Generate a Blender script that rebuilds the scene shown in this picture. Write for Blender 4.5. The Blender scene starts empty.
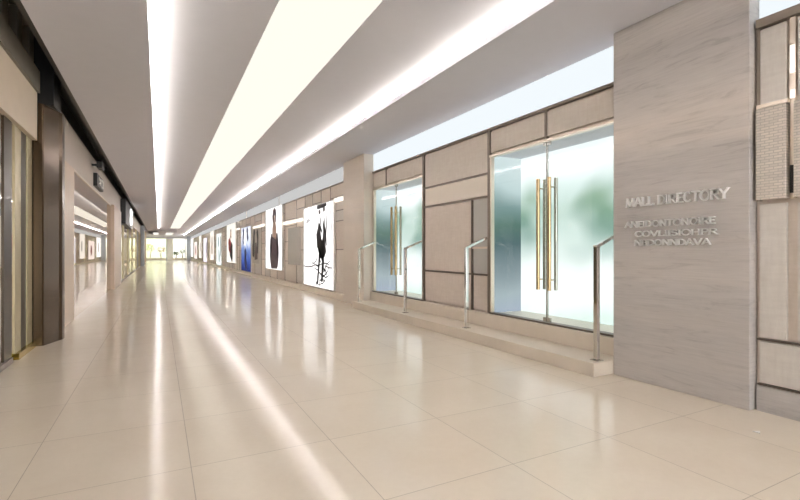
import bpy, bmesh, math, random
from mathutils import Vector
random.seed(7)
scene = bpy.context.scene
COL = scene.collection
PI = math.pi

# ------------------------------------------------------------------ materials
def srgb(r, g, b):
    f = lambda c: (c/255/12.92) if c/255 <= .04045 else ((c/255+.055)/1.055)**2.4
    return (f(r), f(g), f(b), 1)

class NT:
    def __init__(s, name):
        s.m = bpy.data.materials.new(name); s.m.use_nodes = True
        s.t = s.m.node_tree; s.n = s.t.nodes; s.n.clear()
        s.out = s.n.new('ShaderNodeOutputMaterial')
    def node(s, typ, ins=None, **kw):
        n = s.n.new('ShaderNode'+typ)
        for k, v in kw.items(): setattr(n, k, v)
        for k, v in (ins or {}).items():
            if hasattr(v, 'links') or isinstance(v, bpy.types.NodeSocket): s.t.links.new(v, n.inputs[k])
            else: n.inputs[k].default_value = v
        return n
    def math(s, op, a, b=None, c=None):
        d = {0: a}
        if b is not None: d[1] = b
        if c is not None: d[2] = c
        return s.node('Math', d, operation=op).outputs[0]
    def obj(s, scale=(1,1,1), loc=(0,0,0)):
        tc = s.node('TexCoord')
        mp = s.node('Mapping', {'Vector': tc.outputs['Object'], 'Scale': scale, 'Location': loc})
        return mp.outputs[0]
    def ramp(s, fac, stops, interp='LINEAR'):
        r = s.node('ValToRGB', {'Fac': fac}); cr = r.color_ramp; cr.interpolation = interp
        while len(cr.elements) > 1: cr.elements.remove(cr.elements[-1])
        cr.elements[0].position = stops[0][0]; cr.elements[0].color = stops[0][1]
        for p, c in stops[1:]:
            e = cr.elements.new(p); e.color = c
        return r.outputs[0]
    def mix(s, fac, a, b, blend='MIX'):
        m = s.node('Mix', data_type='RGBA', blend_type=blend)
        for i, v in ((0, fac), (6, a), (7, b)):
            if isinstance(v, bpy.types.NodeSocket): s.t.links.new(v, m.inputs[i])
            else: m.inputs[i].default_value = v
        return m.outputs[2]
    def noise(s, vec, scale, detail=4, rough=.5, dist=0):
        return s.node('TexNoise', {'Vector': vec, 'Scale': scale, 'Detail': detail, 'Roughness': rough, 'Distortion': dist}).outputs[0]
    def bump(s, h, strength=.2, dist=.01):
        return s.node('Bump', {'Height': h, 'Strength': strength, 'Distance': dist}).outputs[0]
    def principled(s, **kw):
        b = s.node('BsdfPrincipled', {k.replace('_', ' '): v for k, v in kw.items()})
        s.t.links.new(b.outputs[0], s.out.inputs[0]); return b
    def surf(s, sock): s.t.links.new(sock, s.out.inputs[0])

def plain(name, c, rough=.5, metal=0, var=.06, nscale=6, spec=.5, stretch=(1,1,1)):
    t = NT(name)
    n = t.noise(t.obj(stretch), nscale)
    lo = tuple(x*(1-var) for x in c[:3])+(1,); hi = tuple(min(1, x*(1+var)) for x in c[:3])+(1,)
    col = t.ramp(n, [(.3, lo), (.7, hi)])
    t.principled(Base_Color=col, Roughness=rough, Metallic=metal, Specular_IOR_Level=spec)
    return t.m

def emit(name, c, s):
    t = NT(name)
    t.surf(t.node('Emission', {'Color': c, 'Strength': s}).outputs[0]); return t.m

M = {}
TILE = .805
def mk_floor():
    t = NT('polished_stone_tile')
    v = t.obj()
    sx = t.node('SeparateXYZ', {0: v})
    dx = t.math('DIVIDE', t.math('SUBTRACT', sx.outputs[0], .158), TILE)
    dy = t.math('DIVIDE', t.math('SUBTRACT', sx.outputs[1], 1.985), TILE)
    def joint(d):
        f = t.math('ABSOLUTE', t.math('SUBTRACT', t.math('FRACT', t.math('ADD', d, .5)), .5))
        return t.math('LESS_THAN', f, .0022/TILE)
    j = t.math('MAXIMUM', joint(dx), joint(dy))
    cell = t.node('CombineXYZ', {0: t.math('FLOOR', dx), 1: t.math('FLOOR', dy)})
    wn = t.node('TexWhiteNoise', {'Vector': cell.outputs[0]}, noise_dimensions='2D').outputs[0]
    n1 = t.noise(v, 1.6, 6, .6, .4); n2 = t.noise(v, 25, 3)
    base = t.ramp(n1, [(.3, srgb(232,219,200)), (.7, srgb(238,227,209))])
    base = t.mix(.10, base, t.ramp(wn, [(0, srgb(216,202,184)), (1, srgb(238,228,212))]))
    base = t.mix(.05, base, t.ramp(n2, [(.35, srgb(200,184,164)), (.65, srgb(240,228,212))]))
    base = t.mix(t.math('MULTIPLY', j, .42), base, srgb(120,104,88))
    r = t.math('ADD', t.math('MULTIPLY', n1, .03), .112)
    t.principled(Base_Color=base, Roughness=r, IOR=1.4)
    return t.m
M['floor'] = mk_floor()
M['ceiling'] = plain('matt_ceiling_paint', srgb(216,215,222), .9, var=.01, spec=.1)
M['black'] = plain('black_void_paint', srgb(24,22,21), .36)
M['dark_olive'] = plain('dark_olive_metal', srgb(128,120,108), .45)
M['step'] = plain('honed_cream_stone', srgb(226,214,198), .32, var=.05, nscale=3)
def mk_trav(name, warm=0):
    t = NT(name)
    v = t.obj((1.1, .16, 2.6)); w = t.obj((1, .10, 1.0), (3.1, 0, 1.30))
    big = t.noise(w, 1.55, 3, .5, .5)
    fine = t.noise(t.obj((2, .7, 5)), 3.0, 9, .68, 1.2)
    thin = t.noise(t.obj((2, .8, 30)), 3.0, 6, .6, .3)
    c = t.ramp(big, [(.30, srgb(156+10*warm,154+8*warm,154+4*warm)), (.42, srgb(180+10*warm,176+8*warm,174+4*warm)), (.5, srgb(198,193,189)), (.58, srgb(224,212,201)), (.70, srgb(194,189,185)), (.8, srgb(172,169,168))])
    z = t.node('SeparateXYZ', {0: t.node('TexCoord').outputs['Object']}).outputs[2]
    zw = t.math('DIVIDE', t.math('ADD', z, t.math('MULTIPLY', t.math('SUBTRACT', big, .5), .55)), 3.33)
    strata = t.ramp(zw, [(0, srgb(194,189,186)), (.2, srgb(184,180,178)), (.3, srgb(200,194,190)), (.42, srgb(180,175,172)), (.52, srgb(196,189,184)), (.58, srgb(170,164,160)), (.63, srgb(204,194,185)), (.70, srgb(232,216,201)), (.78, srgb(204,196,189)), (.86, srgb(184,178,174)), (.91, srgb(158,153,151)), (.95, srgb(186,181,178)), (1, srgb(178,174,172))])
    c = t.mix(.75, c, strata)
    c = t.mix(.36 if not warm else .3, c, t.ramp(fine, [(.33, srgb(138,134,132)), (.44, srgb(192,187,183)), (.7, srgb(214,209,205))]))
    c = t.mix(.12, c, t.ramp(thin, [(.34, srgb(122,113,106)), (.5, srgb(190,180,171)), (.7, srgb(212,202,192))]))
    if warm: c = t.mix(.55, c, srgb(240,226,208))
    t.principled(Base_Color=c, Roughness=.34, IOR=1.45, Normal=t.bump(fine, .06, .004))
    return t.m
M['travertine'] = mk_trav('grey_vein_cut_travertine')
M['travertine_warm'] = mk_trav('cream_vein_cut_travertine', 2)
def mk_fabric(name, a, b, dens):
    t = NT(name)
    v = t.obj()
    s = t.node('SeparateXYZ', {0: v})
    gy = t.math('ABSOLUTE', t.math('SINE', t.math('MULTIPLY', s.outputs[1], dens)))
    gz = t.math('ABSOLUTE', t.math('SINE', t.math('MULTIPLY', s.outputs[2], dens)))
    g = t.math('MULTIPLY', gy, gz)
    pat = t.noise(t.obj((1, 9, 1.6)), 3.2, 6, .65); pat2 = t.noise(t.obj((1, 1.6, 9)), 3.2, 6, .65)
    p = t.math('MULTIPLY', t.math('ADD', pat, pat2), .5)
    c = t.ramp(p, [(.38, a), (.62, b)])
    c = t.mix(t.math('MULTIPLY', g, .18), c, tuple(x*.55 for x in a[:3])+(1,))
    t.principled(Base_Color=c, Roughness=.5, Specular_IOR_Level=.35, Normal=t.bump(g, .12, .003))
    return t.m
M['panel_tan'] = mk_fabric('taupe_mesh_panel', srgb(224,213,201), srgb(234,225,214), 900)
M['panel_grey'] = mk_fabric('grey_mesh_panel', srgb(214,207,199), srgb(226,220,212), 700)
M['panel_rose'] = mk_fabric('rose_taupe_panel', srgb(217,204,192), srgb(227,215,204), 900)
M['panel_smooth'] = plain('smooth_cream_panel', srgb(236,225,211), .32, var=.02)
M['panel_glass'] = plain('grey_back_painted_glass', srgb(196,194,188), .12, var=.02)
def mk_weave():
    t = NT('basket_weave_panel')
    tc = t.obj()
    s = t.node('SeparateXYZ', {0: tc})
    vec = t.node('CombineXYZ', {0: s.outputs[1], 1: s.outputs[2], 2: 0.0}).outputs[0]
    b = t.node('TexBrick', {'Vector': vec, 'Color1': srgb(222,212,200), 'Color2': srgb(208,199,189), 'Mortar': srgb(186,178,169), 'Scale': 1.0, 'Mortar Size': .0028, 'Mortar Smooth': .3, 'Bias': 0.0, 'Brick Width': .055, 'Row Height': .02})
    t.principled(Base_Color=b.outputs[0], Roughness=.6, Normal=t.bump(t.math('SUBTRACT', 1.0, b.outputs[1]), .5, .006))
    return t.m
M['weave'] = mk_weave()
M['trim'] = plain('bronze_grey_trim', srgb(140,128,117), .35, .5, var=.05)
M['trim_dark'] = plain('dark_bronze_trim', srgb(118,106,96), .4, .5, var=.05)
M['frame_cream'] = plain('brushed_champagne_metal', srgb(225,212,196), .28, .7, var=.03)
M['chrome'] = plain('polished_chrome', (.78,.76,.73,1), .07, 1, var=.02)
M['steel'] = plain('brushed_steel', srgb(198,196,190), .25, 1, var=.03)
M['brass'] = plain('brushed_brass', srgb(206,182,140), .25, 1, var=.05)
M['gold'] = plain('satin_gold_mullion', srgb(190,178,146), .35, .5, var=.05)
M['brown_post'] = plain('dark_brown_post', srgb(66,54,38), .3, .4, var=.06)
M['gold_sill'] = plain('yellow_brass_sill', srgb(186,160,66), .22, .9, var=.05)
M['bronze'] = plain('satin_bronze_sheet', srgb(84,68,50), .22, .7, var=.05, nscale=1.4, stretch=(1,1,2))
M['stone_tan'] = plain('tan_stone', srgb(205,182,160), .3, var=.05, nscale=2.5)
M['fascia'] = plain('cream_fascia_panel', srgb(222,206,184), .4, var=.02)
M['fascia_grey'] = plain('pale_grey_fascia', srgb(196,184,172), .35, var=.02)
M['white_plastic'] = plain('white_plastic', srgb(236,234,228), .4, var=.01)
M['pale_wall'] = plain('pale_garden_wall', srgb(206,208,180), .8, var=.15, nscale=1.0)
M['grey_post'] = plain('grey_blue_metal', srgb(166,170,174), .3, .3, var=.03)
M['leaf'] = plain('plant_leaf', srgb(70,84,42), .5, var=.4, nscale=9)
M['leaf_olive'] = plain('olive_leaf', srgb(150,158,84), .5, var=.35, nscale=9)
M['leaf_brown'] = plain('dry_brown_leaf', srgb(150,118,82), .6, var=.35, nscale=9)
M['bark'] = plain('plant_stem', srgb(80,64,46), .8)
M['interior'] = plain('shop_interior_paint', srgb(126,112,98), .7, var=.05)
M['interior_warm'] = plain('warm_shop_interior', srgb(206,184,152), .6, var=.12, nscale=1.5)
M['letter'] = plain('polished_steel_letter', (.90,.89,.87,1), .3, .1, var=.02)

def mk_mirror_glass(name, refl, tint, through, ior=1.5):
    t = NT(name)
    g = t.node('BsdfGlossy', {'Color': tint, 'Roughness': .015})
    tr = t.node('BsdfTransparent', {'Color': through})
    fr = t.node('Fresnel', {'IOR': ior}).outputs[0]
    back = t.node('NewGeometry').outputs['Backfacing']
    f = t.math('MULTIPLY', t.math('MINIMUM', t.math('ADD', fr, refl), 1.0), t.math('SUBTRACT', 1.0, back))
    t.surf(t.node('MixShader', {0: f, 1: tr.outputs[0], 2: g.outputs[0]}).outputs[0]); return t.m
M['mirror_glass'] = mk_mirror_glass('reflective_shop_glass', .55, (.86,.82,.78,1), (.55,.52,.48,1))
M['smoked_glass'] = mk_mirror_glass('smoked_shop_glass', .4, (.85,.8,.74,1), (.62,.57,.5,1))
M['clear_glass'] = mk_mirror_glass('clear_green_glass', .0, (1,1,1,1), (.965,.99,.98,1), 1.3)

def mk_frost(name, side):
    """frosted pane lit from the garden outside: bright sky, soft dark planting"""
    t = NT(name)
    v = t.obj()
    z = t.node('SeparateXYZ', {0: v}).outputs[2]
    zz = t.node('MapRange', {0: z, 1: .3, 2: 2.6, 3: 0.0, 4: 1.0}).outputs[0]
    n = t.noise(v, 1.15 if not side else .9, 1.5, .4, .2)
    wob = t.math('ADD', zz, t.math('MULTIPLY', t.math('SUBTRACT', n, .5), .28))
    if side:
        c = t.ramp(wob, [(0, srgb(150,160,176)), (.14, srgb(150,162,168)), (.30, srgb(116,130,136)), (.44, srgb(72,94,98)), (.56, srgb(78,106,98)), (.68, srgb(112,136,136)), (.8, srgb(176,192,194)), (1, srgb(196,206,208))])
        st = .40
    else:
        sky = t.ramp(wob, [(0, srgb(222,236,230)), (.12, srgb(250,252,252)), (.30, srgb(244,248,247)), (.47, srgb(204,220,214)), (.6, srgb(196,214,206)), (.76, srgb(218,231,229)), (.9, srgb(252,254,255)), (1, srgb(232,238,240))])
        y = t.obj((1, 1, 1), (0, 0, -.0))
        blob = t.noise(t.obj((1, .9, 1.15), (1.9, 2.45, 3.0)), 1.5, 1.2, .4, .0)
        band = t.ramp(wob, [(.34, (0,0,0,1)), (.5, (1,1,1,1)), (.72, (1,1,1,1)), (.88, (0,0,0,1))])
        mask = t.math('MULTIPLY', t.ramp(blob, [(.38, (0,0,0,1)), (.68, (1,1,1,1))]), band)
        green = t.ramp(wob, [(.4, srgb(122,152,148)), (.7, srgb(112,148,116))])
        c = t.mix(t.math('MULTIPLY', mask, .9), sky, green); st = .37
    e = t.node('Emission', {'Color': c, 'Strength': st})
    g = t.node('BsdfGlossy', {'Color': (1,1,1,1), 'Roughness': .3})
    t.surf(t.node('MixShader', {0: .04, 1: e.outputs[0], 2: g.outputs[0]}).outputs[0]); return t.m
M['frost_back'] = mk_frost('frosted_garden_pane', False)
M['frost_side'] = mk_frost('frosted_planting_pane', True)

M['panel_light'] = emit('warm_light_panel', (1, .95, .84, 1), .315)
M['led'] = emit('warm_led_strip', (1, .94, .835, 1), 24)
M['led_soft'] = emit('soft_warm_light', (1, .90, .78, 1), .45)
M['clerestory'] = emit('daylit_clerestory_glass', (.90, .96, 1, 1), .295)
M['clerestory_dim'] = emit('dim_clerestory_glass', (.96, .96, .95, 1), .185)
M['garden_fill_light'] = emit('end_fill_glow', (1, 1, .97, 1), 1.9)  # glow for the added panel that lights the end garden
M['poster_white'] = emit('backlit_white_sheet', (1, .975, .955, 1), .46)
M['poster_cream'] = emit('backlit_cream_sheet', (1, .93, .84, 1), .33)
M['poster_mint'] = emit('backlit_mint_sheet', (.88, .97, .93, 1), .36)
M['poster_lilac'] = emit('backlit_lilac_sheet', (.93, .87, .95, 1), .36)
M['poster_pink'] = emit('backlit_pink_sheet', (.93, .80, .74, 1), .36)
M['poster_dim'] = plain('grey_display_sheet', srgb(190,182,176), .4)
def mk_blue():
    t = NT('backlit_blue_sheet')
    v = t.obj(); z = t.node('SeparateXYZ', {0: v}).outputs[2]
    w = t.math('ADD', z, t.math('MULTIPLY', t.math('SUBTRACT', t.noise(v, 3, 5, .6), .5), 1.1))
    c = t.ramp(t.node('MapRange', {0: w, 1: .1, 2: 2.6, 3: 0.0, 4: 1.0}).outputs[0],
               [(0, srgb(44,54,112)), (.22, srgb(78,98,168)), (.42, srgb(120,142,196)), (.54, srgb(214,222,240)), (.8, srgb(240,242,250)), (1, srgb(150,158,196))])
    t.surf(t.node('Emission', {'Color': c, 'Strength': .36}).outputs[0]); return t.m
M['poster_blue'] = mk_blue()
M['ink_black'] = plain('black_ink', srgb(22,18,26), .6)
M['ink_grey'] = plain('grey_ink', srgb(120,112,116), .6)
M['ink_plum'] = plain('plum_print', srgb(92,74,82), .6, var=.3, nscale=5)
M['ink_skin'] = plain('skin_tone_print', srgb(206,176,158), .6)
M['ink_red'] = plain('red_print', srgb(168,26,44), .6)
M['ink_navy'] = plain('navy_print', srgb(38,44,92), .6)
M['ink_green'] = plain('green_print', srgb(70,96,84), .6)
M['ink_blue'] = plain('blue_grey_print', srgb(120,146,160), .6)

# ------------------------------------------------------------------ mesh helpers
ORG = {}
def link(o): COL.objects.link(o); return o
def thing(name, label, cat, loc=(0,0,0), group=None):
    o = link(bpy.data.objects.new(name, None)); o.location = loc; o.empty_display_size = .1
    ORG[o.name] = Vector(loc); o['label'] = label; o['category'] = cat
    if group: o['group'] = group
    return o
def tag(o, label, cat, group=None):
    o['label'] = label; o['category'] = cat
    if group: o['group'] = group
    return o
def obj(name, bm, mat, parent=None, kind=None, loc=None, smooth=False):
    """vertices are given in world space; they are re-based on the parent (or on loc)"""
    off = ORG[parent.name] if parent else Vector(loc or (0,0,0))
    bmesh.ops.translate(bm, verts=bm.verts, vec=-off)
    bmesh.ops.recalc_face_normals(bm, faces=bm.faces)
    me = bpy.data.meshes.new(name)
    if smooth:
        for f in bm.faces: f.smooth = True
    bm.to_mesh(me); bm.free()
    for m in (mat if isinstance(mat, (list, tuple)) else [mat]): me.materials.append(m)
    o = link(bpy.data.objects.new(name, me))
    if parent: o.parent = parent
    else: o.location = off
    ORG[o.name] = off
    if kind: o['kind'] = kind
    return o
def struct(name, bm, mat, parent=None, **k): return obj(name, bm, mat, parent, kind=None if parent else 'structure', **k)
def sroot(name, loc=(0,0,0)):
    o = link(bpy.data.objects.new(name, None)); o.location = loc; ORG[o.name] = Vector(loc); o['kind'] = 'structure'; return o
def box(bm, x0, x1, y0, y1, z0, z1, mi=0, bev=0):
    vs = [bm.verts.new((x, y, z)) for x in (x0, x1) for y in (y0, y1) for z in (z0, z1)]
    fs = []
    for q in ((0,1,3,2), (4,6,7,5), (0,4,5,1), (2,3,7,6), (0,2,6,4), (1,5,7,3)):
        f = bm.faces.new([vs[i] for i in q]); f.material_index = mi; fs.append(f)
    if bev:
        es = list({e for f in fs for e in f.edges})
        bmesh.ops.bevel(bm, geom=es, offset=bev, segments=2, affect='EDGES', profile=.5)
    return bm
def bx(*a, **k): return box(bmesh.new(), *a, **k)
def prism(bm, pts, z0, z1):
    lo = [bm.verts.new((x, y, z0)) for x, y in pts]; hi = [bm.verts.new((x, y, z1)) for x, y in pts]
    n = len(pts)
    for i in range(n): bm.faces.new((lo[i], lo[(i+1) % n], hi[(i+1) % n], hi[i]))
    bm.faces.new(lo); bm.faces.new(hi); return bm
def tube(bm, a, b, r, n=16, r2=None):
    a, b = Vector(a), Vector(b); d = (b-a).normalized()
    u = d.orthogonal().normalized(); w = d.cross(u); r2 = r if r2 is None else r2
    A = [bm.verts.new(a+(u*math.cos(2*PI*i/n)+w*math.sin(2*PI*i/n))*r) for i in range(n)]
    B = [bm.verts.new(b+(u*math.cos(2*PI*i/n)+w*math.sin(2*PI*i/n))*r2) for i in range(n)]
    for i in range(n): bm.faces.new((A[i], A[(i+1) % n], B[(i+1) % n], B[i]))
    bm.faces.new(A); bm.faces.new(B); return bm
def beam(bm, a, b, w, h):
    """square bar from a to b lying in a plane of constant y: w along y, h across"""
    a, b = Vector(a), Vector(b); d = (b-a).normalized(); y = Vector((0, 1, 0)); n = d.cross(y).normalized()
    P = [[bm.verts.new(p+y*sy*w/2+n*sn*h/2) for sy, sn in ((-1,-1), (1,-1), (1,1), (-1,1))] for p in (a, b)]
    for i in range(4): bm.faces.new((P[0][i], P[0][(i+1) % 4], P[1][(i+1) % 4], P[1][i]))
    bm.faces.new(P[0]); bm.faces.new(P[1]); return bm

# ------------------------------------------------------------------ dimensions
ZC = 3.33          # soffit
ZU = 3.465          # raised ceiling
XW = 4.15          # entrance wall
XN = 4.01          # wall beside the lettered pillar
XF = 4.06          # poster wall
XP = 3.93          # pillar face
Y0, YE = -7.0, 73.0
XL = -1.33

# floor and ceiling
struct('floor', bx(-6.0, 6.0, Y0, 79, -.1, 0), M['floor'])
ce = sroot('ceiling')
struct('soffit', box(bx(-1.04, -.09, Y0, 62, ZC, ZC+.02), -.105, -.09, Y0, 62, ZC+.02, ZC+.07), M['ceiling'], ce)
struct('soffit', box(bx(2.97, 5.0, Y0, YE+.3, ZC, ZC+.02), 2.97, 2.985, Y0, 68, ZC+.02, ZC+.07), M['ceiling'], ce)
struct('raised_ceiling', box(bx(-.45, .958, Y0, 54, ZU, ZU+.08), 1.785, 3.33, Y0, 68, ZU, ZU+.08), M['ceiling'], ce)
struct('trough_side', box(bx(-.47, -.45, Y0, 62, ZC+.01, ZU+.08), 3.33, 3.35, Y0, 68, ZC+.01, ZU+.08), M['ceiling'], ce)
struct('far_ceiling', box(bx(-3.2, 1.77, 54, YE+.3, ZC, ZC+.25), 1.77, 2.97, 68, YE+.3, ZC, ZC+.25), M['ceiling'], ce)
struct('ceiling_backing', bx(.93, 1.9, Y0, 54, ZU+.09, ZU+.14), M['ceiling'], ce)
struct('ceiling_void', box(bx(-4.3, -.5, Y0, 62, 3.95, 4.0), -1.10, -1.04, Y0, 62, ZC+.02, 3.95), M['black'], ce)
tag(obj('ceiling_light', bx(.958, 1.785, Y0, 50, ZU-.004, ZU+.05), M['panel_light']), 'broad warm white luminous strip running down the middle of the ceiling', 'ceiling light')
tag(obj('cove_light', bx(-.22, -.17, Y0, 50, ZC+.05, ZC+.082), M['led']), 'thin warm cove light above the shop side soffit edge', 'cove light')
tag(obj('cove_light', bx(3.05, 3.10, Y0, 67.9, ZC+.05, ZC+.082), M['led']), 'thin warm cove light above the soffit edge on the glass door side', 'cove light')
tag(obj('ceiling_light', bx(.7, 1.5, 58, 66, ZC-.03, ZC), M['panel_light']), 'short square light panel at far end of ceiling, wider of the two', 'ceiling light')
tag(obj('ceiling_light', bx(-.6, -.05, 58, 66, ZC-.03, ZC), M['panel_light']), 'short narrow light panel at far end of ceiling, nearer the shops', 'ceiling light')
t = thing('ceiling_downlight', 'small round downlight beside the end of the luminous strip', 'downlight', (2.2, 46, ZU))
obj('housing', tube(bmesh.new(), (2.2,46,ZU-.04), (2.2,46,ZU), .16), M['white_plastic'], t)
obj('lens', tube(bmesh.new(), (2.2,46,ZU-.05), (2.2,46,ZU-.04), .12), M['poster_white'], t)

# ------------------------------------------------------------------ door side wall
wr = sroot('wall_right')
# backing wall with openings at the two doors
DOORS = ((3.0, 5.13), (6.98, 9.11))
def wallseg(y0, y1, z0, z1, x=XW): return struct('wall_backing', bx(x+.03, x+.15, y0, y1, z0, z1), M['panel_rose'], wr)
wallseg(2.0, 2.995, 0, 2.93); wallseg(2.995, 5.14, 2.56, 2.93); wallseg(5.14, 6.975, 0, 2.93); wallseg(6.975, 9.11, 2.56, 2.93)
wallseg(9.11, 10.3, 0, 2.93); wallseg(2.995, 5.14, 0, .32); wallseg(6.975, 9.11, 0, .32)
wallseg(10.3, YE, 0, 2.93, XF); wallseg(Y0, 2.0, 0, 2.93, XN)
def panel(y0, y1, z0, z1, mat, x=XW, gap=.012, d=.03, name='wall_panel'):
    return struct(name, bx(x, x+d+.01, y0+gap, y1-gap, z0+gap, z1-gap, bev=.003), M[mat], wr)
def rail(y0, y1, z, h=.03, x=XW, mat='trim'):
    return struct('horizontal_trim', bx(x-.012, x+.035, y0, y1, z-h/2, z+h/2), M[mat], wr)
def stile(y, z0, z1, w=.04, x=XW, mat='trim'):
    return struct('vertical_trim', bx(x-.014, x+.035, y-w/2, y+w/2, z0, z1), M[mat], wr)
# plain middle bay between the doors
panel(5.17, 6.93, 2.32, 2.90, 'panel_tan'); panel(5.17, 6.93, 1.99, 2.31, 'panel_smooth')
panel(5.57, 6.93, .87, 1.97, 'panel_rose'); panel(5.57, 6.93, .34, .86, 'panel_rose'); panel(5.17, 5.53, .34, .86, 'panel_rose')
struct('wall_panel', bx(XW+.015, XW+.04, 5.18, 5.54, .88, 1.97), M['panel_glass'], wr)
for z in (2.315, 1.98): rail(5.13, 6.97, z, .026)
rail(5.13, 6.97,   .862, .024, mat='trim_dark')
stile(5.55, .33, 1.98, .022, mat='trim_dark')
for y in (5.15, 6.97): stile(y, .33, 2.93, .05, mat='trim')
struct('wall_shelf', bx(XW-.01, XW+.03, 5.18, 5.54, 1.24, 1.27), M['frame_cream'], wr)
# headers over the doors
for y0, y1, ys in ((3.0, 5.13, 4.07), (6.97, 9.13, 8.47)):
    panel(y0, ys, 2.58, 2.90, 'panel_tan'); panel(ys, y1, 2.58, 2.90, 'panel_tan'); stile(ys, 2.56, 2.93, .035)
struct('horizontal_trim', bx(XW-.02, XW+.08, 2.9, 9.14, 2.912, 2.945), M['trim'], wr)
# wall beside the lettered pillar
XA = XN
panel(1.615, 1.79, 2.30, 2.87, 'panel_grey', XA, .004); panel(1.615, 1.79, .55, 1.56, 'panel_grey', XA, .004)
struct('woven_panel', bx(XA-.045, XA+.02, 1.605, 1.792, 1.585, 2.265, bev=.004), M['weave'], wr)
panel(.0, 1.565, 2.30, 2.87, 'panel_grey', XA); panel(.0, 1.565, .55, 1.56, 'panel_grey', XA)
struct('woven_panel', bx(XA-.045, XA+.02, .1, 1.56, 1.585, 2.265, bev=.004), M['weave'], wr)
panel(1.2, 1.79, .21, .53, 'panel_grey', XA, .004); panel(0, 1.2, .21, .53, 'panel_grey', XA)
for y0, y1 in ((-1.6, 0), (-3.2, -1.6), (-4.8, -3.2)):
    panel(y0, y1, 1.6, 2.87, 'panel_tan', XA); panel(y0, y1, .21, 1.58, 'panel_grey', XA)
struct('horizontal_trim', bx(XA-.025, XA+.08, Y0, 1.8, 2.88, 2.945), M['trim'], wr)
struct('horizontal_trim', bx(XA-.03, XA+.03, 1.60, 1.795, 2.272, 2.298), M['frame_cream'], wr)
struct('horizontal_trim', bx(XA-.008, XA+.03, Y0, 1.8, .534, .545), M['trim_dark'], wr)
struct('horizontal_trim', bx(XA-.008, XA+.03, Y0, 1.8, .195, .205), M['trim_dark'], wr)
struct('vertical_trim', bx(XA-.01, XA+.03, 1.78, 1.80, 1.58, 2.90), M['trim'], wr)
struct('vertical_trim', bx(XA+.002, XA+.03, 1.565, 1.60, 1.58, 2.90), M['frame_cream'], wr)
struct('light_slot', box(bx(XA-.004, XA+.01, 1.568, 1.597, 2.48, 2.68), XA-.004, XA+.01, 1.568, 1.597, 2.30, 2.36), M['led_soft'], wr)
struct('vertical_trim', bx(XA-.004, XA+.01, 1.568, 1.597, 1.62, 1.82), M['black'], wr)  # black strip standing in for the shaded gap between the panels
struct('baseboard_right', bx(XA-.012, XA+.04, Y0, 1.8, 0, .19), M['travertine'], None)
# poster wall: irregular grid of panels, one cladding mesh per bay
rows_a = (.16, .86, 1.55, 2.10, 2.32, 2.92); rows_b = (.16, 1.25, 1.98, 2.25, 2.60, 2.92)
y = 10.42; k = 0
mats = [M['panel_tan'], M['panel_grey'], M['panel_rose'], M['panel_smooth'], M['trim'], M['panel_glass']]
while y < YE-.2:
    w = random.choice((.8, 1.0, 1.25, 1.6)) * (1 if y < 30 else 1.5); y1 = min(y+w, YE)
    bm = bmesh.new(); rows = rows_a if k % 2 else rows_b
    for a, b in zip(rows[:-1], rows[1:]):
        box(bm, XF, XF+.04, y+.012, y1-.012, a+.012, b-.012, random.choice((0, 0, 1, 2, 3, 1)))
        box(bm, XF-.006, XF+.03, y, y1, b-.012, b+.012, 4)
    box(bm, XF-.010, XF+.03, y1-.02, y1+.02, .15, 2.92, 4)
    struct('cladding', bm, mats, wr); y = y1; k += 1
struct('cladding', bx(XF-.012, XF+.02, 14.6, 16.2, .75, 2.02, bev=.004), M['panel_glass'], wr)
struct('horizontal_trim', bx(XF-.02, XF+.08, 10.38, YE, 2.912, 2.945), M['trim'], wr)
for y0, y1, z in ((14.3, 16.9, 2.22), (10.42, 11.3, 2.52), (20.3, 22.9, 2.35), (27.2, 28.5, 2.5)):
    tag(obj('wall_light', bx(XF-.05, XF+.0, y0, y1, z-.05, z+.05, bev=.01), M['led_soft']),
        {14.3: 'long warm light bar on panels between the ink figure and plum dress posters', 10.42: 'short warm light bar on panels beside the cream pillar',
         20.3: 'warm light bar above the dark coat display', 27.2: 'small warm light bar beyond the blue poster'}[y0], 'wall light')
struct('baseboard_front', bx(XP+.01, XF+.06, 10.38, YE, 0, .15, bev=.008), M['step'], None)

# clerestory glazing above the wall
for i, (y0, y1, x, m) in enumerate(((1.80, 9.14, XW, 'clerestory'), (10.3, YE, XF+.02, 'clerestory_dim'), (Y0, 1.80, XN+.02, 'clerestory'))):
    w = sroot('window_%d' % (i+1))
    struct('window_pane', bx(x+.01, x+.05, y0, y1, 2.945, ZC+.02), M[m], w)
    bm = bmesh.new(); yy = y0
    while yy < min(y1, 30):
        box(bm, x-.005, x+.02, yy, yy+.025, 2.945, ZC); yy += 7.4
    struct('window_frame', bm, M['frame_cream'], w)

# ------------------------------------------------------------------ pillars
def pillar(name, y0, y1, x1, mat, label):
    o = obj(name, bx(XP, x1, y0, y1, 0, ZC, bev=.006), M[mat], loc=(XP, (y0+y1)/2, 0))
    return tag(o, label, 'pillar')
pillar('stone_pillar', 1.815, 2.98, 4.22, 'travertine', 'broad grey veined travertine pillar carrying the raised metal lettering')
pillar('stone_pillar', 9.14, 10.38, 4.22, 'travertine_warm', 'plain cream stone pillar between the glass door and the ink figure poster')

# ------------------------------------------------------------------ entrance step
st = thing('entrance_step', 'low cream stone double step along the foot of the glass doors', 'step', (3.9, 6, 0))
obj('tread', bx(3.66, XW+.01, 2.985, 9.135, 0, .135, bev=.008), M['step'], st)
obj('upper_tread', bx(XW-.07, XW+.028, 2.985, 9.135, .135, .322, bev=.008), M['step'], st)

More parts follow.
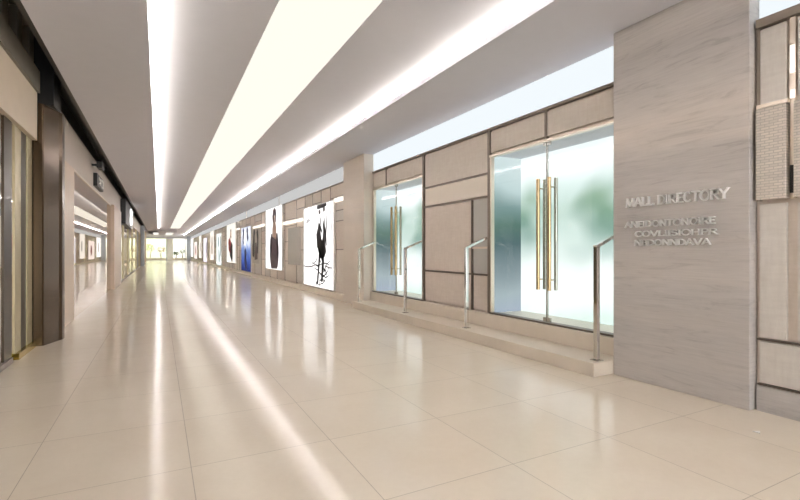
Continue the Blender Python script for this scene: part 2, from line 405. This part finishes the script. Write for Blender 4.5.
# ------------------------------------------------------------------ glass entrance doors
def make_door(y0, y1):
    r = sroot('door_1', (XW, (y0+y1)/2, .33)); ym = (y0+y1)/2
    fr = bmesh.new()
    box(fr, XW-.02, XW+.05, y0, y1, 2.53, 2.558, 0); box(fr, XW-.012, XW+.05, y0, y0+.03, .33, 2.53, 0); box(fr, XW-.012, XW+.05, y1-.03, y1-.008, .33, 2.53, 0)
    struct('door_frame', fr, M['frame_cream'], r)
    struct('threshold', bx(XW-.03, XW+.06, y0, y1, .323, .345), M['trim_dark'], r)
    for a, b, s in ((y0+.032, ym-.006, -1), (ym+.006, y1-.032, 1)):
        lf = struct('door_leaf', bx(XW+.005, XW+.017, a, b, .35, 2.525), M['clear_glass'], r)
        struct('glass_edge', bx(XW+.001, XW+.021, (b-.006) if s < 0 else a, b if s < 0 else a+.006, .35, 2.525), M['steel'], lf)
        yh = ym+s*.09
        for side, x, m in ((0, XW-.05, 'brass'), (1, XW+.06, 'steel')):
            h = tube(bmesh.new(), (x, yh, .735), (x, yh, 2.085), .023)
            for zz in (.86, 1.97): tube(h, (x, yh, zz), (XW+.011, yh, zz), .008, 10)
            struct('pull_handle', h, M[m], lf, smooth=False)
        struct('patch_fitting', box(bx(XW-.002, XW+.024, a if s > 0 else b-.05, (a+.05) if s > 0 else b, .35, .40), XW-.002, XW+.024, a if s > 0 else b-.05, (a+.05) if s > 0 else b, 2.485, 2.525), M['steel'], lf)
    return r
def copy_tree(o, parent=None):
    c = o.copy(); COL.objects.link(c); c.parent = parent
    for ch in list(o.children): copy_tree(ch, c)
    return c
d1 = make_door(*DOORS[0])
d2 = copy_tree(d1); d2.name = 'door_2'; d2.location.y += DOORS[1][0]-DOORS[0][0]
for i, (y0, y1) in enumerate(DOORS):
    v = sroot('wall_vestibule' if i == 0 else 'wall_vestibule_far')
    struct('vestibule_floor', bx(XW+.15, XW+.62, y0-.05, y1+.05, .25, .33), M['step'], v)
    struct('vestibule_ceiling', bx(XW+.15, XW+.62, y0-.05, y1+.05, 2.56, 2.62), M['ceiling'], v)
    struct('vestibule_wall', bx(XW+.15, XW+.62, y0-.08, y0-.03, .33, 2.56), M['panel_smooth'], v)
    w = sroot('window_%d' % (i+4))
    struct('window_pane', bx(XW+.56, XW+.60, y0-.03, y1+.03, .33, 2.56), M['frost_back'], w, )
    struct('window_pane', bx(XW+.06, XW+.56, y1-.012, y1+.03, .33, 2.56), M['frost_side'], w)

# ------------------------------------------------------------------ handrails
def make_rail(y, label):
    x = 3.79
    r = thing('handrail', label, 'handrail', (x, y, .135), 'handrails flanking the glass doors')
    obj('post', bx(x-.021, x+.021, y-.021, y+.021, .141, 1.247, bev=.002), M['chrome'], r)
    obj('top_rail', beam(bmesh.new(), (x-.02, y, 1.245), (XW-.014, y, 1.395), .042, .03), M['chrome'], r)
    obj('base_flange', bx(x-.045, x+.045, y-.045, y+.045, .1355, .1425, bev=.002), M['steel'], r)
    return r
h0 = make_rail(3.06, 'chrome handrail standing beside the lettered pillar')
for y, l in ((5.20, 'chrome handrail between the large glass door and the plain taupe panels'), (6.99, 'chrome handrail in front of the farther glass door, on its taupe panel side'), (9.06, 'chrome handrail standing before the plain cream pillar')):
    c = copy_tree(h0); c.location.y = y; c['label'] = l

# ------------------------------------------------------------------ metal lettering
def arc(cx, cy, rx, ry, a0, a1, n=9):
    return [(cx+rx*math.cos(math.radians(a0+(a1-a0)*i/n)), cy+ry*math.sin(math.radians(a0+(a1-a0)*i/n))) for i in range(n+1)]
G = {  # glyph: width, strokes; every stroke is a polyline in a box 1 high
 'M': (.95, [[(.1,0),(.14,1)], [(.14,1),(.48,.08)], [(.48,.08),(.8,1)], [(.8,1),(.86,0)]]),
 'A': (.85, [[(.05,0),(.42,1)], [(.42,1),(.8,0)], [(.18,.34),(.67,.34)]]),
 'L': (.65, [[(.12,1),(.12,0)], [(.12,.04),(.6,.04)], [(.6,.04),(.6,.2)]]),
 'D': (.82, [[(.12,0),(.12,1)], [(.12,.97)]+arc(.3,.5,.46,.47,90,-90)+[(.12,.03)]]),
 'I': (.32, [[(.16,0),(.16,1)]]),
 'R': (.76, [[(.12,0),(.12,1)], [(.12,.97)]+arc(.34,.73,.28,.24,90,-90)+[(.12,.49)], [(.36,.49),(.72,0)]]),
 'E': (.66, [[(.12,0),(.12,1)], [(.12,.97),(.58,.97)], [(.12,.52),(.48,.52)], [(.12,.03),(.6,.03)]]),
 'C': (.8, [arc(.45,.5,.36,.49,45,315)]),
 'T': (.74, [[(.37,0),(.37,1)], [(.04,.97),(.70,.97)]]),
 'O': (.9, [arc(.45,.5,.38,.49,0,360,18)]),
 'Y': (.8, [[(.04,1),(.4,.48)], [(.76,1),(.4,.48)], [(.4,.48),(.4,0)]]),
 'N': (.85, [[(.12,0),(.12,1)], [(.12,1),(.74,0)], [(.74,0),(.74,1)]]),
 'B': (.7, [[(.12,0),(.12,1)], [(.12,.97)]+arc(.34,.75,.24,.22,90,-90)+arc(.36,.27,.27,.24,90,-90)+[(.12,.03)]]),
 'H': (.84, [[(.12,0),(.12,1)], [(.72,0),(.72,1)], [(.12,.5),(.72,.5)]]),
 'P': (.68, [[(.12,0),(.12,1)], [(.12,.97)]+arc(.34,.72,.28,.25,90,-90)+[(.12,.47)]]),
 'V': (.8, [[(.04,1),(.4,0)], [(.4,0),(.76,1)]]),
 'S': (.62, [arc(.31,.74,.22,.24,30,270,8)+arc(.31,.26,.24,.24,90,-150,8)]),
 'U': (.82, [[(.12,1),(.12,.35)]+arc(.42,.35,.3,.33,180,360,8)+[(.72,1)]]),
 ' ': (.42, []),
}
def text_bm(s, ya, yb, z0, z1, x, dep=.024):
    bm = bmesh.new(); tot = sum(G[c][0] for c in s); h = z1-z0; sc = abs(ya-yb)/tot; pos = 0
    wd = .062*h*1.15
    for c in s:
        w, strokes = G[c]
        for st in strokes:
            pts = [(ya-(pos+px)*sc, z0+pz*h) for px, pz in st]
            for (a, b) in zip(pts[:-1], pts[1:]):
                d = Vector((b[0]-a[0], b[1]-a[1])); L = d.length
                if L < 1e-6: continue
                d /= L; n = Vector((-d.y, d.x))*wd; e = d*wd*.5
                q = [(a[0]-e.x+n.x, a[1]-e.y+n.y), (a[0]-e.x-n.x, a[1]-e.y-n.y), (b[0]+e.x-n.x, b[1]+e.y-n.y), (b[0]+e.x+n.x, b[1]+e.y+n.y)]
                fr = [bm.verts.new((x-dep, p[0], p[1])) for p in q]; bk = [bm.verts.new((x+.002, p[0], p[1])) for p in q]
                bm.faces.new(fr); bm.faces.new(bk)
                for i in range(4): bm.faces.new((fr[i], fr[(i+1) % 4], bk[(i+1) % 4], bk[i]))
        if c in 'MLIREDTYNHP' and strokes:                     # small serifs at the feet
            for px in {st[k][0] for st in strokes for k in (0, -1) if st[k][1] in (0, 1)}:
                for pz in (0, 1):
                    if any((abs(p[0]-px) < .01 and p[1] == pz) for st in strokes for p in (st[0], st[-1])):
                        yc = ya-(pos+px)*sc; zc = z0+pz*h
                        box(bm, x-dep, x+.002, yc-.12*sc, yc+.12*sc, zc-.025*h, zc+.025*h)
        pos += w
    return bm
sg = thing('wall_lettering', 'raised polished metal lettering on the grey travertine pillar', 'sign', (XP, 2.4, 1.25))
obj('title_row', text_bm('MALL DIRECTORY', 2.83, 1.95, 1.618, 1.697, XP), M['letter'], sg)
obj('letter_row', text_bm('ANEIDONTONOIRE', 2.845, 2.045, 1.425, 1.478, XP), M['letter'], sg)
obj('letter_row', text_bm('COVLIISIOHPR', 2.745, 2.03, 1.338, 1.386, XP), M['letter'], sg)
obj('letter_row', text_bm('NBDONNDAVA', 2.745, 2.08, 1.256, 1.306, XP), M['letter'], sg)
bm = bmesh.new()
P = [bm.verts.new(p) for p in ((3.50,1.60,.004), (3.50,1.555,.004), (3.545,1.575,.004))]; Q = [bm.verts.new((p.co.x, p.co.y, .0005)) for p in P]
bm.faces.new(P); bm.faces.new(Q)
for i in range(3): bm.faces.new((P[i], P[(i+1) % 3], Q[(i+1) % 3], Q[i]))
tag(obj('floor_marker', bm, M['white_plastic'], loc=(3.52,1.575,0)), 'tiny white triangular marker on floor before the lettered pillar', 'marker')

# ------------------------------------------------------------------ posters
def strip(bm, pts, f):
    """flat brush stroke: pts = (s, t, half width in s)"""
    L = []; R = []
    for i, (s, t, w) in enumerate(pts):
        a = pts[max(0, i-1)]; b = pts[min(len(pts)-1, i+1)]
        dy, dz = (b[0]-a[0])*f['w'], (b[1]-a[1])*f['h']; n = math.hypot(dy, dz) or 1
        oy, oz = -dz/n*w*f['w'], dy/n*w*f['w']
        for lst, k in ((L, 1), (R, -1)):
            yy, zz = f['y']-(s*f['w']+k*oy), f['z']+t*f['h']+k*oz
            yy = min(max(yy, f['y']-f['w']+.02), f['y']-.02); zz = min(max(zz, f['z']+.02), f['z']+f['h']-.02)
            lst.append((yy, zz))
    for i in range(len(pts)-1):
        q = [L[i], L[i+1], R[i+1], R[i]]
        fr = [bm.verts.new((f['x']-.003, a, b)) for a, b in q]; bk = [bm.verts.new((f['x']+.001, a, b)) for a, b in q]
        bm.faces.new(fr); bm.faces.new(bk)
        for j in range(4): bm.faces.new((fr[j], fr[(j+1) % 4], bk[(j+1) % 4], bk[j]))
def poster(y_far, y_near, z0, z1, sheet, label, arts):
    x = XF-.02; y_far *= .984; y_near *= .984; z0, z1 = 1.2+(z0-1.2)*.984, 1.2+(z1-1.2)*.984
    p = thing('illuminated_poster', label, 'poster', (x, (y_far+y_near)/2, z0), 'fashion posters along the panelled wall')
    obj('poster_frame', bx(x-.055, x+.01, y_near, y_far, z0, z1, bev=.004), M['white_plastic'], p)
    sh = obj('poster_sheet', bx(x-.060, x-.0552, y_near+.012, y_far-.012, z0+.012, z1-.012), M[sheet], p)
    f = dict(x=x-.0602, y=y_far, w=y_far-y_near, z=z0, h=z1-z0)
    for nm, mat, strokes in arts:
        for group in ([strokes] if nm == 'ink_print' else [[q] for q in strokes]):
            bm = bmesh.new()
            for s in group: strip(bm, s, f)
            obj(nm, bm, M[mat], sh)
    return p
rnd = random.Random(3)
ink = [[(.50,.965,.02),(.54,.968,.03),(.66,.975,.034),(.80,.985,.03)],
       [(.56,.78,.01),(.57,.72,.05),(.55,.64,.09),(.57,.55,.10),(.62,.47,.10),(.66,.40,.08),(.69,.36,.03)],
       [(.74,.82,.01),(.72,.75,.035),(.74,.66,.05),(.73,.58,.06),(.70,.50,.09),(.74,.42,.07),(.72,.37,.02)],
       [(.60,.46,.05),(.58,.36,.035),(.56,.26,.03),(.54,.16,.026),(.52,.06,.03),(.47,.045,.02)],
       [(.68,.40,.05),(.70,.32,.04),(.68,.24,.04),(.67,.17,.035),(.66,.10,.04),(.63,.09,.02)],
       [(.60,.46,.02),(.66,.36,.03),(.70,.28,.02)], [(.63,.84,.012),(.60,.74,.02),(.66,.66,.02)], [(.79,.86,.008),(.80,.74,.015),(.78,.62,.02),(.80,.50,.012)]]
ink = [[(a, b, c*.8) for a, b, c in st] for st in ink]
for i in range(22):
    s0 = rnd.uniform(.5, .8); t0 = rnd.uniform(.08, .42); s1 = s0+rnd.uniform(-.32, .26); t1 = t0+rnd.uniform(-.16, .14)
    ink.append([(s0, t0, .007), ((s0+s1)/2+rnd.uniform(-.05, .05), (t0+t1)/2+rnd.uniform(-.03, .03), .006), (s1, max(.03, t1), .003)])
thin = [[(.02,.245,.006),(.15,.235,.007),(.3,.245,.007),(.45,.27,.006)], [(.75,.27,.006),(.88,.25,.007),(.98,.25,.005)],
        [(.1,.80,.006),(.16,.84,.007),(.14,.79,.006),(.2,.85,.007),(.19,.80,.006),(.25,.84,.006),(.27,.81,.005)],
        [(.92,.9,.005),(.95,.7,.006),(.9,.5,.004)], [(.58,.93,.03),(.585,.88,.028)], [(.72,.95,.03),(.73,.90,.028)]]
poster(14.2, 11.42, .165, 2.555, 'poster_white', 'large white poster of black ink figures nearest the cream pillar', [('ink_print', 'ink_black', ink), ('line_print', 'ink_grey', thin)])
poster(20.0, 17.1, .48, 2.955, 'poster_white', 'tall white poster of one slim figure in a plum grey dress', [
    ('dress_print', 'ink_plum', [[(.56,.52,.10),(.55,.44,.19),(.56,.34,.26),(.56,.24,.27),(.57,.12,.24),(.58,.04,.20),(.58,.02,.15)], [(.40,.58,.04),(.38,.46,.07),(.36,.34,.07),(.34,.24,.04)], [(.72,.58,.04),(.74,.46,.06),(.76,.34,.06),(.76,.2,.05)]]),
    ('skin_print', 'ink_skin', [[(.57,.86,.035),(.57,.80,.04),(.57,.74,.08),(.57,.66,.12),(.57,.56,.12),(.56,.5,.10)]]),
    ('hair_print', 'ink_plum', [[(.50,.76,.02),(.49,.84,.045),(.52,.91,.055),(.58,.935,.055),(.64,.91,.045),(.66,.84,.035),(.65,.76,.02)]])])
poster(26.6, 23.65, .16, 2.5, 'poster_blue', 'deep blue poster fading to white at the top', [
    ('figure_print', 'ink_navy', [[(.2,.98,.05),(.28,.9,.07),(.25,.8,.06),(.2,.7,.05),(.25,.6,.06)], [(.62,.96,.06),(.7,.88,.07),(.68,.8,.06),(.76,.7,.05)], [(.4,.5,.05),(.5,.38,.1),(.45,.26,.09),(.55,.14,.08),(.5,.04,.1)]]),
    ('light_print', 'poster_white', [[(.46,.92,.05),(.44,.8,.07),(.46,.68,.06),(.42,.58,.03)]])])
poster(23.2, 21.4, .62, 2.28, 'poster_dim', 'grey display of a dark open coat beside the blue poster', [
    ('coat_print', 'ink_black', [[(.40,.96,.08),(.30,.9,.12),(.25,.8,.12),(.24,.66,.13),(.22,.5,.14),(.2,.34,.14),(.16,.2,.12)], [(.66,.94,.07),(.74,.86,.1),(.78,.74,.08),(.78,.6,.07),(.74,.3,.06)]]),
    ('skirt_print', 'ink_plum', [[(.52,.6,.08),(.54,.44,.14),(.55,.28,.2),(.56,.12,.2)]])])
poster(32.8, 28.7, .48, 2.955, 'poster_cream', 'cream poster of a figure in red with dark skirt', [
    ('red_top_print', 'ink_red', [[(.45,.6,.06),(.42,.52,.18),(.42,.44,.2),(.40,.36,.17),(.38,.26,.12)]]),
    ('dark_skirt_print', 'ink_black', [[(.62,.5,.06),(.58,.36,.12),(.55,.22,.15),(.52,.1,.14)]]),
    ('skin_print', 'ink_skin', [[(.5,.86,.05),(.5,.76,.06),(.48,.64,.1)]])])
poster(39.0, 35.9, .16, 2.555, 'poster_mint', 'pale mint poster just beyond the red figure, hung low', [('figure_print', 'ink_blue', [[(.45,.9,.05),(.45,.75,.09),(.42,.6,.07)], [(.55,.5,.05),(.6,.3,.1),(.6,.1,.06)]]), ('edge_print', 'ink_green', [[(.93,.9,.05),(.92,.6,.06),(.93,.3,.05)]])])
poster(44.0, 40.9, .48, 2.955, 'poster_cream', 'plain cream poster hung high beyond the mint poster', [('figure_print', 'ink_skin', [[(.5,.8,.07),(.5,.6,.14),(.5,.4,.16),(.5,.2,.12)]])])
poster(51.0, 47.2, .16, 2.555, 'poster_lilac', 'pale lilac poster far down the wall, hung low', [('figure_print', 'ink_plum', [[(.85,.8,.05),(.8,.6,.09),(.84,.4,.09),(.85,.2,.07)]])])
poster(57.0, 53.6, .48, 2.955, 'poster_cream', 'narrow cream poster beyond the lilac poster, hung high', [('figure_print', 'ink_grey', [[(.6,.7,.06),(.6,.5,.1),(.6,.3,.08)]])])
poster(65.0, 59.8, .30, 2.4, 'poster_pink', 'dull pink poster second from the far end', [('figure_print', 'ink_red', [[(.55,.75,.06),(.55,.5,.14),(.52,.25,.12)]])])
poster(71.5, 67.0, .48, 2.955, 'poster_white', 'white poster last before the far end', [('figure_print', 'ink_grey', [[(.5,.75,.06),(.5,.5,.1),(.5,.25,.08)]])])

# ------------------------------------------------------------------ shop side
wl = sroot('wall_left')
XG = -1.42
struct('fascia', bx(-1.45, -1.36, Y0, 7.24, 2.60, 3.20), M['fascia'], wl)
struct('bulkhead', bx(-1.42, -1.33, Y0, 7.24, 3.20, 3.47), M['dark_olive'], wl)
bm = bmesh.new()
yy = 1.0
while yy < 7.2:
    box(bm, -1.50, -1.40, yy, yy+.22, 3.47, 3.95); yy += .55
struct('bulkhead_fins', bm, M['dark_olive'], wl)
struct('wall_backing', bx(-1.62, -1.52, Y0, 62, 3.2, 3.95), M['black'], wl)
struct('stone_jamb', bx(-1.75, XL, 7.80, 9.87, 0, 2.66), M['stone_tan'], wl)
struct('fascia', bx(-1.47, -1.34, 7.80, 43, 2.66, 3.36), M['fascia_grey'], wl)
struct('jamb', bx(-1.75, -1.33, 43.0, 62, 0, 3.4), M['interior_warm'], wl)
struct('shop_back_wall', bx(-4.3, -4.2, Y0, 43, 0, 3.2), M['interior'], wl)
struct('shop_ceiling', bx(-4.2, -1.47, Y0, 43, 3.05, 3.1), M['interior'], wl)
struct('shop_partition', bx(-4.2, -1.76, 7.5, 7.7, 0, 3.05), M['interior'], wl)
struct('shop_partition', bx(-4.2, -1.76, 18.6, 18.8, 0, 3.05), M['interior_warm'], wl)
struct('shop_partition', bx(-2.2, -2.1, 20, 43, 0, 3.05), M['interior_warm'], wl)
# near shop window
w = sroot('window_6')
struct('window_pane', bx(XG-.012, XG, Y0, 7.26, .06, 2.60), M['smoked_glass'], w)
struct('window_sill', bx(XG-.05, XG+.03, Y0, 6.3, 0, .06), M['trim'], w)
struct('window_sill', bx(XG-.07, XG+.05, 6.45, 7.255, 0, .07), M['gold_sill'], w)
struct('window_post', bx(XG-.10, XG+.012, 6.05, 6.33, .06, 2.60), M['brown_post'], w)
struct('window_mullion', bx(XG-.06, XG+.012, 6.45, 6.70, .07, 2.60), M['gold'], w)
struct('window_post', bx(XG-.10, XG+.003, 6.70, 6.97, .07, 2.60), M['brown_post'], w)
struct('window_mullion', bx(XG-.06, XG+.012, 6.97, 7.22, .07, 2.60), M['gold'], w)
for yy in (1.2, 3.6): struct('window_mullion', bx(XG-.04, XG+.03, yy, yy+.06, .06, 2.60), M['gold'], w)
# bronze pillar, rounded towards the corridor
pts = [(-1.75,7.26), (-1.315,7.26), (-1.30,7.275), (-1.195,7.60), (-1.165,7.66), (-1.16,7.785), (-1.75,7.785)]
o = obj('bronze_pillar', prism(bmesh.new(), pts, 0, 3.08), M['bronze'], loc=(-1.4,7.5,0))
tag(o, 'tall bronze clad pillar beside the near shop window', 'pillar')
struct('pillar_void', bx(-1.70, -1.20, 7.30, 7.76, 3.08, 3.95), M['black'], wl)
# mirrored shop window
w = sroot('window_7')
struct('window_pane', bx(-1.362, -1.35, 9.87, 17.0, .0, 2.66), M['mirror_glass'], w)
struct('window_frame', bx(-1.38, -1.335, 9.87, 17.0, 2.63, 2.67), M['frame_cream'], w)
o = obj('stone_column', bx(-1.75, -1.25, 17.0, 20.0, 0, 2.68, bev=.01), M['stone_tan'], loc=(-1.4,18.5,0))
tag(o, 'squat tan stone column between the mirrored shop window and the black sign', 'pillar')
# warm far shop window
w = sroot('window_8')
struct('window_pane', bx(-1.362, -1.35, 20.0, 41, .05, 2.66), M['smoked_glass'], w)
struct('window_sill', bx(-1.40, -1.32, 20.0, 41, 0, .06), M['trim'], w)
for yy in (20.3, 22.5, 26, 30, 35, 40): struct('window_mullion', bx(-1.39, -1.31, yy, yy+.2, .05, 2.66), M['gold'], w)
for yy in (22, 33):
    tag(obj('shop_light', bx(-1.95, -1.6, yy-3, yy+3, 3.0, 3.04), M['led_soft']), 'warm strip light inside the far shop, %s' % ('nearer the stone column' if yy == 22 else 'beyond the black sign'), 'shop light')
o = obj('grey_pilaster', bx(-1.325, -1.06, 42.6, 43.4, 0, 3.3, bev=.01), M['grey_post'], loc=(-1.2,43,0))
tag(o, 'slim pale grey pilaster ending the row of shops', 'pillar')
# small black shop sign on the fascia: bracketed square with pale mark
t = thing('shop_sign', 'small black square shop sign on pale fascia above the mirrored window', 'sign', (-1.30, 13.0, 2.9))
obj('sign_panel', bx(-1.36, -1.26, 12.6, 13.9, 2.72, 3.02, bev=.01), M['black'], t)
bm = bmesh.new()
for a, b in (((13.72, 2.95), (13.45, 2.95)), ((13.72, 2.95), (13.72, 2.79)), ((13.72, 2.79), (13.45, 2.79)), ((13.2, 2.95), (13.2, 2.79)), ((13.2, 2.87), (12.9, 2.95)), ((13.2, 2.87), (12.9, 2.79))):
    tube(bm, (-1.258, a[0], a[1]), (-1.258, b[0], b[1]), .022, 8)
obj('sign_lettering', bm, M['white_plastic'], t)
t = thing('sign_projector', 'small black fixture above the square shop sign', 'light fixture', (-1.3, 12.4, 3.15))
obj('fixture_arm', bx(-1.34, -1.22, 12.35, 12.45, 3.14, 3.18), M['black'], t)
obj('fixture_head', bx(-1.24, -1.12, 12.2, 12.6, 3.08, 3.22, bev=.02), M['black'], t)
t = thing('shop_sign', 'tall black projecting shop sign with two round white emblems', 'sign', (-1.25, 24, 2.6))
obj('sign_panel', bx(-1.34, -1.16, 21.0, 26.2, 2.30, 3.28, bev=.02), M['black'], t)
bm = bmesh.new()
for yc, zc, ra in ((24.6, 2.62, .20), (24.6, 3.0, .15)):
    for i in range(20):
        a0, a1 = 2*PI*i/20, 2*PI*(i+1)/20
        tube(bm, (-1.155, yc+ra*4.2*math.cos(a0), zc+ra*.9*math.sin(a0)), (-1.155, yc+ra*4.2*math.cos(a1), zc+ra*.9*math.sin(a1)), .05, 6)
obj('sign_emblem', bm, M['poster_white'], t)

# ------------------------------------------------------------------ far end
we = sroot('wall_end')
struct('end_header', bx(-3.2, 5.0, YE, YE+.3, 3.02, ZC), M['ceiling'], we)
struct('garden_wall', bx(-4.5, 6.0, 78.6, 78.8, 0, 3.6), M['pale_wall'], we)
struct('garden_wall', bx(1.2, 5.9, 78.4, 78.58, 0, 3.3), M['white_plastic'], we)
struct('garden_side', bx(-4.5, -4.3, 62, 78.6, 0, 3.6), M['pale_wall'], we)
struct('garden_ceiling', bx(-4.5, 6.0, YE+.3, 78.8, 3.5, 3.6), M['ceiling'], we)
struct('garden_kerb', bx(-4.3, 5.9, YE+.35, YE+.6, 0, .28), M['step'], we)
tag(obj('garden_fill_light', bx(-4.0, 5.6, 74.2, 78.2, 3.40, 3.44), M['garden_fill_light']), 'added unseen light panel brightening the planting at the far end', 'garden_fill_light')  # hidden emitter added to light the garden wall and plants
w = sroot('window_9')
struct('window_pane', bx(-1.9, 3.4, YE+.05, YE+.07, .1, 3.02), M['clear_glass'], w)
for x in (-1.9, .9, 3.3): struct('window_mullion', bx(x, x+.12, YE, YE+.12, 0, 3.02), M['grey_post'], w)
struct('window_panel', bx(.9, 1.8, YE+.08, YE+.13, 0, 3.02), M['frame_cream'], w)
o = obj('grey_pilaster', bx(3.42, 3.92, 70.2, 71.2, 0, ZC-.005, bev=.01), M['grey_post'], loc=(3.7,70.7,0))
tag(o, 'grey blue pilaster at the far end of the poster wall', 'pillar')
def plant(name, x, y, h, rad, mat, label, n=150, seed=1):
    rr = random.Random(seed)
    p = thing(name, label, 'plant', (x, y, 0), 'plants behind the end glazing')
    bm = bmesh.new()
    for i in range(5):
        a = rr.uniform(0, 2*PI); tube(bm, (x+.05*math.cos(a), y+.05*math.sin(a), 0.0), (x+rad*.5*math.cos(a), y+rad*.5*math.sin(a), h*.7), .03, 6, .012)
    obj('stem', bm, M['bark'], p)
    bm = bmesh.new()
    for i in range(n):
        a = rr.uniform(0, 2*PI); b = rr.uniform(-.5, 1); r = rad*rr.uniform(.4, 1)
        c = Vector((x+r*math.cos(a)*math.cos(b), y+r*math.sin(a)*math.cos(b), max(.1, h*.66+h*.34*math.sin(b)*rr.uniform(.5, 1))))
        d = Vector((math.cos(a), math.sin(a), rr.uniform(-.6, .8))).normalized(); s = d.cross(Vector((0,0,1))).normalized()
        l = rr.uniform(.16, .3); wd = l*.28; up = Vector((0,0,.02))
        v = [bm.verts.new(q) for q in (c, c+d*l*.5+s*wd, c+d*l, c+d*l*.5-s*wd)]; m_ = bm.verts.new(c+d*l*.5+up)
        for i0 in range(4): bm.faces.new((v[i0], v[(i0+1) % 4], m_))
    obj('foliage', bm, M[mat], p)
plant('leafy_shrub', -1.2, 75.2, 2.5, .6, 'leaf_olive', 'tall yellow green shrub behind the end glazing, nearest the shops', 220, 2)
plant('leafy_shrub', 0.3, 75.0, 2.1, .5, 'leaf_brown', 'brownish shrub behind the end glazing beside the pale post', 200, 3)
plant('leafy_shrub', 2.2, 75.4, 1.3, .42, 'leaf', 'low dark green plant behind the end glazing', 150, 4)
plant('leafy_shrub', 3.1, 76.0, 1.7, .33, 'leaf', 'small dark plant behind the end glazing beside the white jamb', 120, 5)
struct('wall_back', box(bx(-4.3, 5, Y0-.1, Y0, 3.1, 4), -4.3, -1.0, Y0-.1, Y0, 0, 3.1), M['panel_smooth'])
M['rear_fill'] = emit('rear_fill_glow', (.93, .97, 1, 1), 2.0)  # added glow behind the camera, brightens faces turned towards it
w = sroot('window_10')  # unseen glazed front, added as fill for the near faces
struct('window_pane', bx(-1.0, 4.0, Y0-.08, Y0-.04, 0, 3.1), M['rear_fill'], w)
for x in (-1.0, .65, 2.3, 3.95): struct('window_mullion', bx(x, x+.06, Y0-.04, Y0, 0, 3.1), M['steel'], w)

# ------------------------------------------------------------------ world, camera, view
wd = bpy.data.worlds.new('World'); scene.world = wd; wd.use_nodes = True
wd.node_tree.nodes['Background'].inputs[0].default_value = (.9, .95, 1, 1); wd.node_tree.nodes['Background'].inputs[1].default_value = .3
cam = bpy.data.cameras.new('Camera'); co = link(bpy.data.objects.new('Camera', cam)); scene.camera = co
co.location = (0, 0, 1.2); co.rotation_euler = (PI/2, 0, -math.atan(241/457))
cam.sensor_fit = 'HORIZONTAL'; cam.sensor_width = 36; cam.lens = 457/800*36; cam.shift_y = 1.5/800; cam.clip_start = .05; cam.clip_end = 300
scene.view_settings.view_transform = 'Standard'; scene.view_settings.look = 'None'
scene.view_settings.exposure = 1.76; scene.view_settings.gamma = 1; scene.view_settings.use_curve_mapping = False
